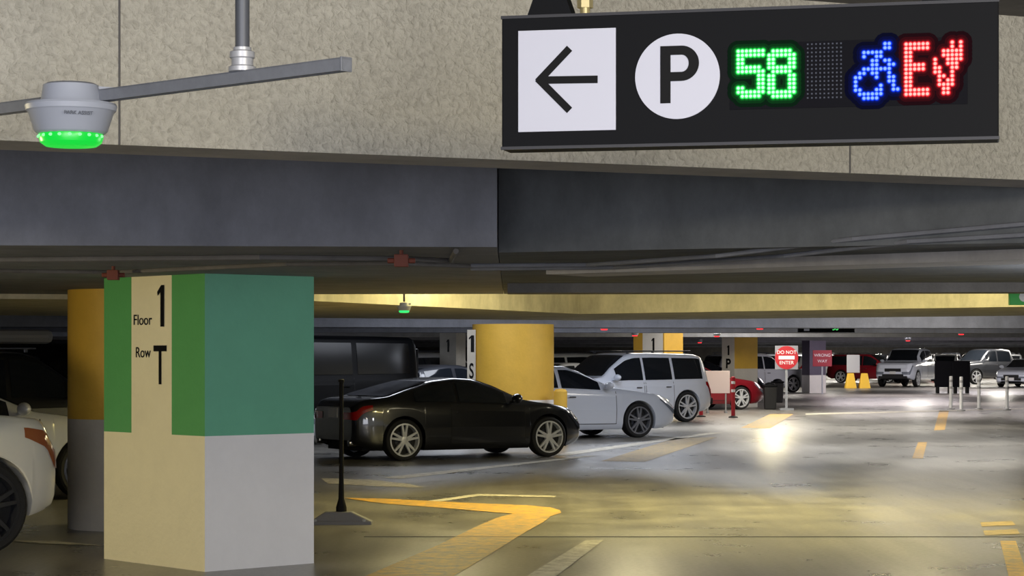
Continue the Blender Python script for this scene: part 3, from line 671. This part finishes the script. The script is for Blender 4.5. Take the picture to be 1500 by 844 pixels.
text('DO NOT',.14,frame((0,-.04,zc_+.15),(1,0,0),(0,-1,0)),M_white,dn)
text('ENTER',.14,frame((0,-.04,zc_-.15),(1,0,0),(0,-1,0)),M_white,dn)
ww=empty('road_sign',G(1201,577)+Vector((0,-.7,0)),0,'dark red wrong way sign on post in front of purple column','sign')
MB().box((0,.03,.7),(.06,.04,1.4)).obj('sign_post',[M_galv],ww)
zw=H-.14
MB().box((0,0,zw),(.78,.02,.66)).obj('sign_board',[mat('sign_red',hexc(125,26,42),.5)],ww,bevel=.01)
text('WRONG',.17,frame((0,-.014,zw+.12),(1,0,0),(0,-1,0)),M_lg,ww); text('WAY',.17,frame((0,-.014,zw-.12),(1,0,0),(0,-1,0)),M_lg,ww)
def delin(px,pyb,hgt,m,label,stripe=M_white,grp='delineator posts',base=M_rub):
    e=empty('delineator_post',G(px,pyb),0,label,'post',grp)
    MB().lathe([(.12,0),(.12,.025),(.05,.05)],16).obj('post_base',[base],e)
    MB().lathe([(.05,.05),(.05,hgt-.02),(.035,hgt)],14).obj('post_tube',[m],e,smooth=True)
    for z in (.62,.82): MB().lathe([(.053,hgt*z),(.053,hgt*z+.07)],14).obj('reflective_band',[stripe],e)
delin(1027,611,1.05,M_redp,'red delineator post with white bands',grp='red delineator posts'); delin(1074,612,1.05,M_redp,'red delineator post with white bands',grp='red delineator posts')
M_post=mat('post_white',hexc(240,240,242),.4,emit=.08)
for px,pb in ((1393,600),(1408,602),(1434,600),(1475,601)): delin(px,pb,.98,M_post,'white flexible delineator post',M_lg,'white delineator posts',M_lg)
bd=empty('notice_board',G(1050,605),0,'blank pale board between two red posts','board')
MB().box((0,0,.85),(.72,.03,.62)).obj('board_panel',[mat('pinkish_white',hexc(190,176,184),.6)],bd,bevel=.01)
for x in (-.25,.25): MB().box((x,.03,.32),(.04,.04,.64)).box((x,.03,.02),(.06,.4,.04)).obj('board_leg',[M_galv],bd)
def bin_(px,pyb,w,h,label):
    e=empty('trash_bin',G(px,pyb),0,label,'bin')
    MB().add([(-w*.42,-w*.42,0),(w*.42,-w*.42,0),(w*.42,w*.42,0),(-w*.42,w*.42,0),(-w/2,-w/2,h),(w/2,-w/2,h),(w/2,w/2,h),(-w/2,w/2,h)],[(3,2,1,0),(4,5,6,7),(0,1,5,4),(1,2,6,5),(2,3,7,6),(3,0,4,7)]).obj('bin_body',[M_rub],e,bevel=.03)
    MB().box((0,0,h+.03),(w*1.06,w*1.06,.06)).ell((0,0,h+.06),(w*.42,w*.42,.08)).obj('bin_lid',[M_black],e,bevel=.015)
bin_(1128,600,.38,.66,'dark trash bin beside row column'); bin_(1139,590,.38,.66,'dark trash bin beside row column')
for px in (1382,1408):
    e=empty('barricade',G(px,576),0,'dark portable barricade panel on feet','barricade','dark barricades')
    MB().box((0,0,.80),(.74,.05,1.1)).obj('barricade_panel',[M_black],e,bevel=.02)
    for x in (-.25,.25): MB().box((x,0,.14),(.06,.5,.28)).obj('barricade_foot',[M_black],e)
e=empty('barricade',G(1256,569),0,'yellow lane barricade with pale panel standing on lane','barricade')
for x in (-.33,.33):
    MB().add([(x-.26,-.3,0),(x+.26,-.3,0),(x+.26,.3,0),(x-.26,.3,0),(x-.15,-.05,.72),(x+.15,-.05,.72),(x+.15,.05,.72),(x-.15,.05,.72)],[(3,2,1,0),(4,5,6,7),(0,1,5,4),(1,2,6,5),(2,3,7,6),(3,0,4,7)]).obj('barricade_foot',[M_orange],e,bevel=.02)
MB().box((-.20,0,1.17),(.62,.04,.86)).obj('barricade_panel',[M_lg],e,bevel=.02)
gs=empty('direction_sign',A(1478,435,19.9),0,'green hanging direction sign','sign')
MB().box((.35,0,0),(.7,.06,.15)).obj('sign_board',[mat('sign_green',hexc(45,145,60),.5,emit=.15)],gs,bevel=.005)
for x in (.2,.5): MB().cyl((x,0,.07),(x,0,3.3-gs.location.z),.012).obj('sign_hanger',[M_black],gs)
MB().lathe([(.045,0),(.045,.004)],24,0,Matrix.Translation((.13,-.031,0))@RX).obj('sign_symbol',[M_white],gs)
ls=empty('hanging_sign',A(1210,481,44.5),0,'small distant black sign with green count digits','sign')
MB().box((0,0,0),(1.15,.1,.17)).obj('housing',[M_black],ls)
for x in (-.4,.4): MB().cyl((x,0,.08),(x,0,3.3-ls.location.z),.02).obj('sign_hanger',[M_black],ls)
text('58',.13,frame((.18,-.055,0),(1,0,0),(0,-1,0)),M_ledg,ls,'count_digit'); MB().box((-.4,-.052,0),(.11,.01,.11)).obj('arrow_panel',[M_signw],ls)
# ---------------------------------------------------------------- unseen lamps and added fill lights
def lamp(loc,power,col,size=.3,typ='POINT',rot=None,sx=None):
    l=bpy.data.lights.new('lamp',typ); l.energy=power; l.color=col
    if typ=='POINT': l.shadow_soft_size=size
    if typ=='AREA': l.shape='RECTANGLE'; l.size=size; l.size_y=sx or size
    o=bpy.data.objects.new('unseen_lamp_light',l); COL.objects.link(o); o.location=loc  # unseen sources without fixtures, some added only as fill
    if rot is not None: o.rotation_euler=Vector(rot).to_track_quat('-Z','Y').to_euler()
    return o
WARM=(1,.87,.50); NEU=(1,.94,.84); COOL=(.84,.89,1.0)
DOWN=(0,0,-1)
lamp((0,-1.5,1.9),600,(.88,.90,1.0),9,'AREA',(0.05,1,0.02),2.4)  # added frontal fill behind the camera, no lamp there
lamp((2.6,2.0,3.1),180,(1,.90,.70),1.2,'AREA',(0.0,1,-.12),.5)
lamp((-2.0,2.0,3.1),60,(1,.91,.74),1.2,'AREA',(0.0,1,-.12),.5)
lamp((4.6,8.6,2.9),30,NEU,.2)
lamp((4.4,14.4,1.95),210,(.95,.96,1),.3)  # added out of view to brighten the green column's right face
lamp((-7.5,12.0,2.1),600,(1,.85,.50),.3)
for x,y,p in ((-6,24.6,120),(-.8,24.5,80),(1.4,24.8,120),(4.4,23.4,110),(7,23,90)):
    lamp((x,y,2.85),p,WARM,.25)
for x,y,p in ((1.8,22.6,250),(4.8,21.8,170),(-1.0,24.5,60)):
    lamp((x,y,3.28),p,(1,.83,.30),2.6,'AREA',DOWN,1.2)
lamp((3.6,29.0,2.13),45,(1,.90,.62),3.0,'AREA',DOWN,1.2)
lamp((6.5,31.5,3.25),110,(1,.92,.7),2.8,'AREA',DOWN,1.5)  # added to brighten a dark band of floor
lamp((-6.5,27.5,3.25),200,NEU,2.5,'AREA',DOWN,1.5)  # added to brighten the cars on the left
for x,y,p,c in ((-1.0,36.8,110,COOL),(3.8,37,150,COOL),(7.6,38.5,150,NEU),(-1.5,44.5,120,COOL),(6.5,46.5,150,NEU),(2.5,47.5,150,COOL),(4.5,55.5,140,NEU),(7.0,61.5,220,NEU),(10,48,150,NEU)):
    lamp((x,y,3.25),p,c,2.8,'AREA',DOWN,1.5)
lamp((7.0,58.5,2.85),200,WARM,.3)  # added to brighten the yellow row P column
for x,y,p,c in ((9.5,58,220,NEU),(13,71,360,(1,.9,.90)),(19,72,330,(1,.9,.90)),(15,86,500,(1,.89,.93)),(22,101,600,(1,.92,.94)),(13,103,350,NEU),(24,118,750,NEU),(30,121,500,NEU),(20,143,750,NEU),(30,143,750,NEU),(22,165,750,NEU),(33,165,700,NEU),(-8,55,200,COOL),(-5,66,300,NEU)):
    lamp((x,y,3.25),p,c,5,'AREA',DOWN,2.5)
for x,y,p in ((16,86,120),(23,103,200),(22,117,220),(29,117,220),(22,137,260),(32,138,260),(28,168,350)):
    lamp((x,y,2.75),p,NEU,.5)
w=bpy.data.worlds.new('World'); SC.world=w; w.use_nodes=True; w.node_tree.nodes['Background'].inputs[0].default_value=(.7,.78,.95,1); w.node_tree.nodes['Background'].inputs[1].default_value=.5
cam=bpy.data.cameras.new('Camera'); co=bpy.data.objects.new('Camera',cam); COL.objects.link(co); co.location=(0,0,H); co.rotation_euler=(math.radians(90),0,0)
cam.sensor_width=36; cam.lens=F/1500*36; cam.shift_y=98/1500; cam.clip_end=400
SC.camera=co
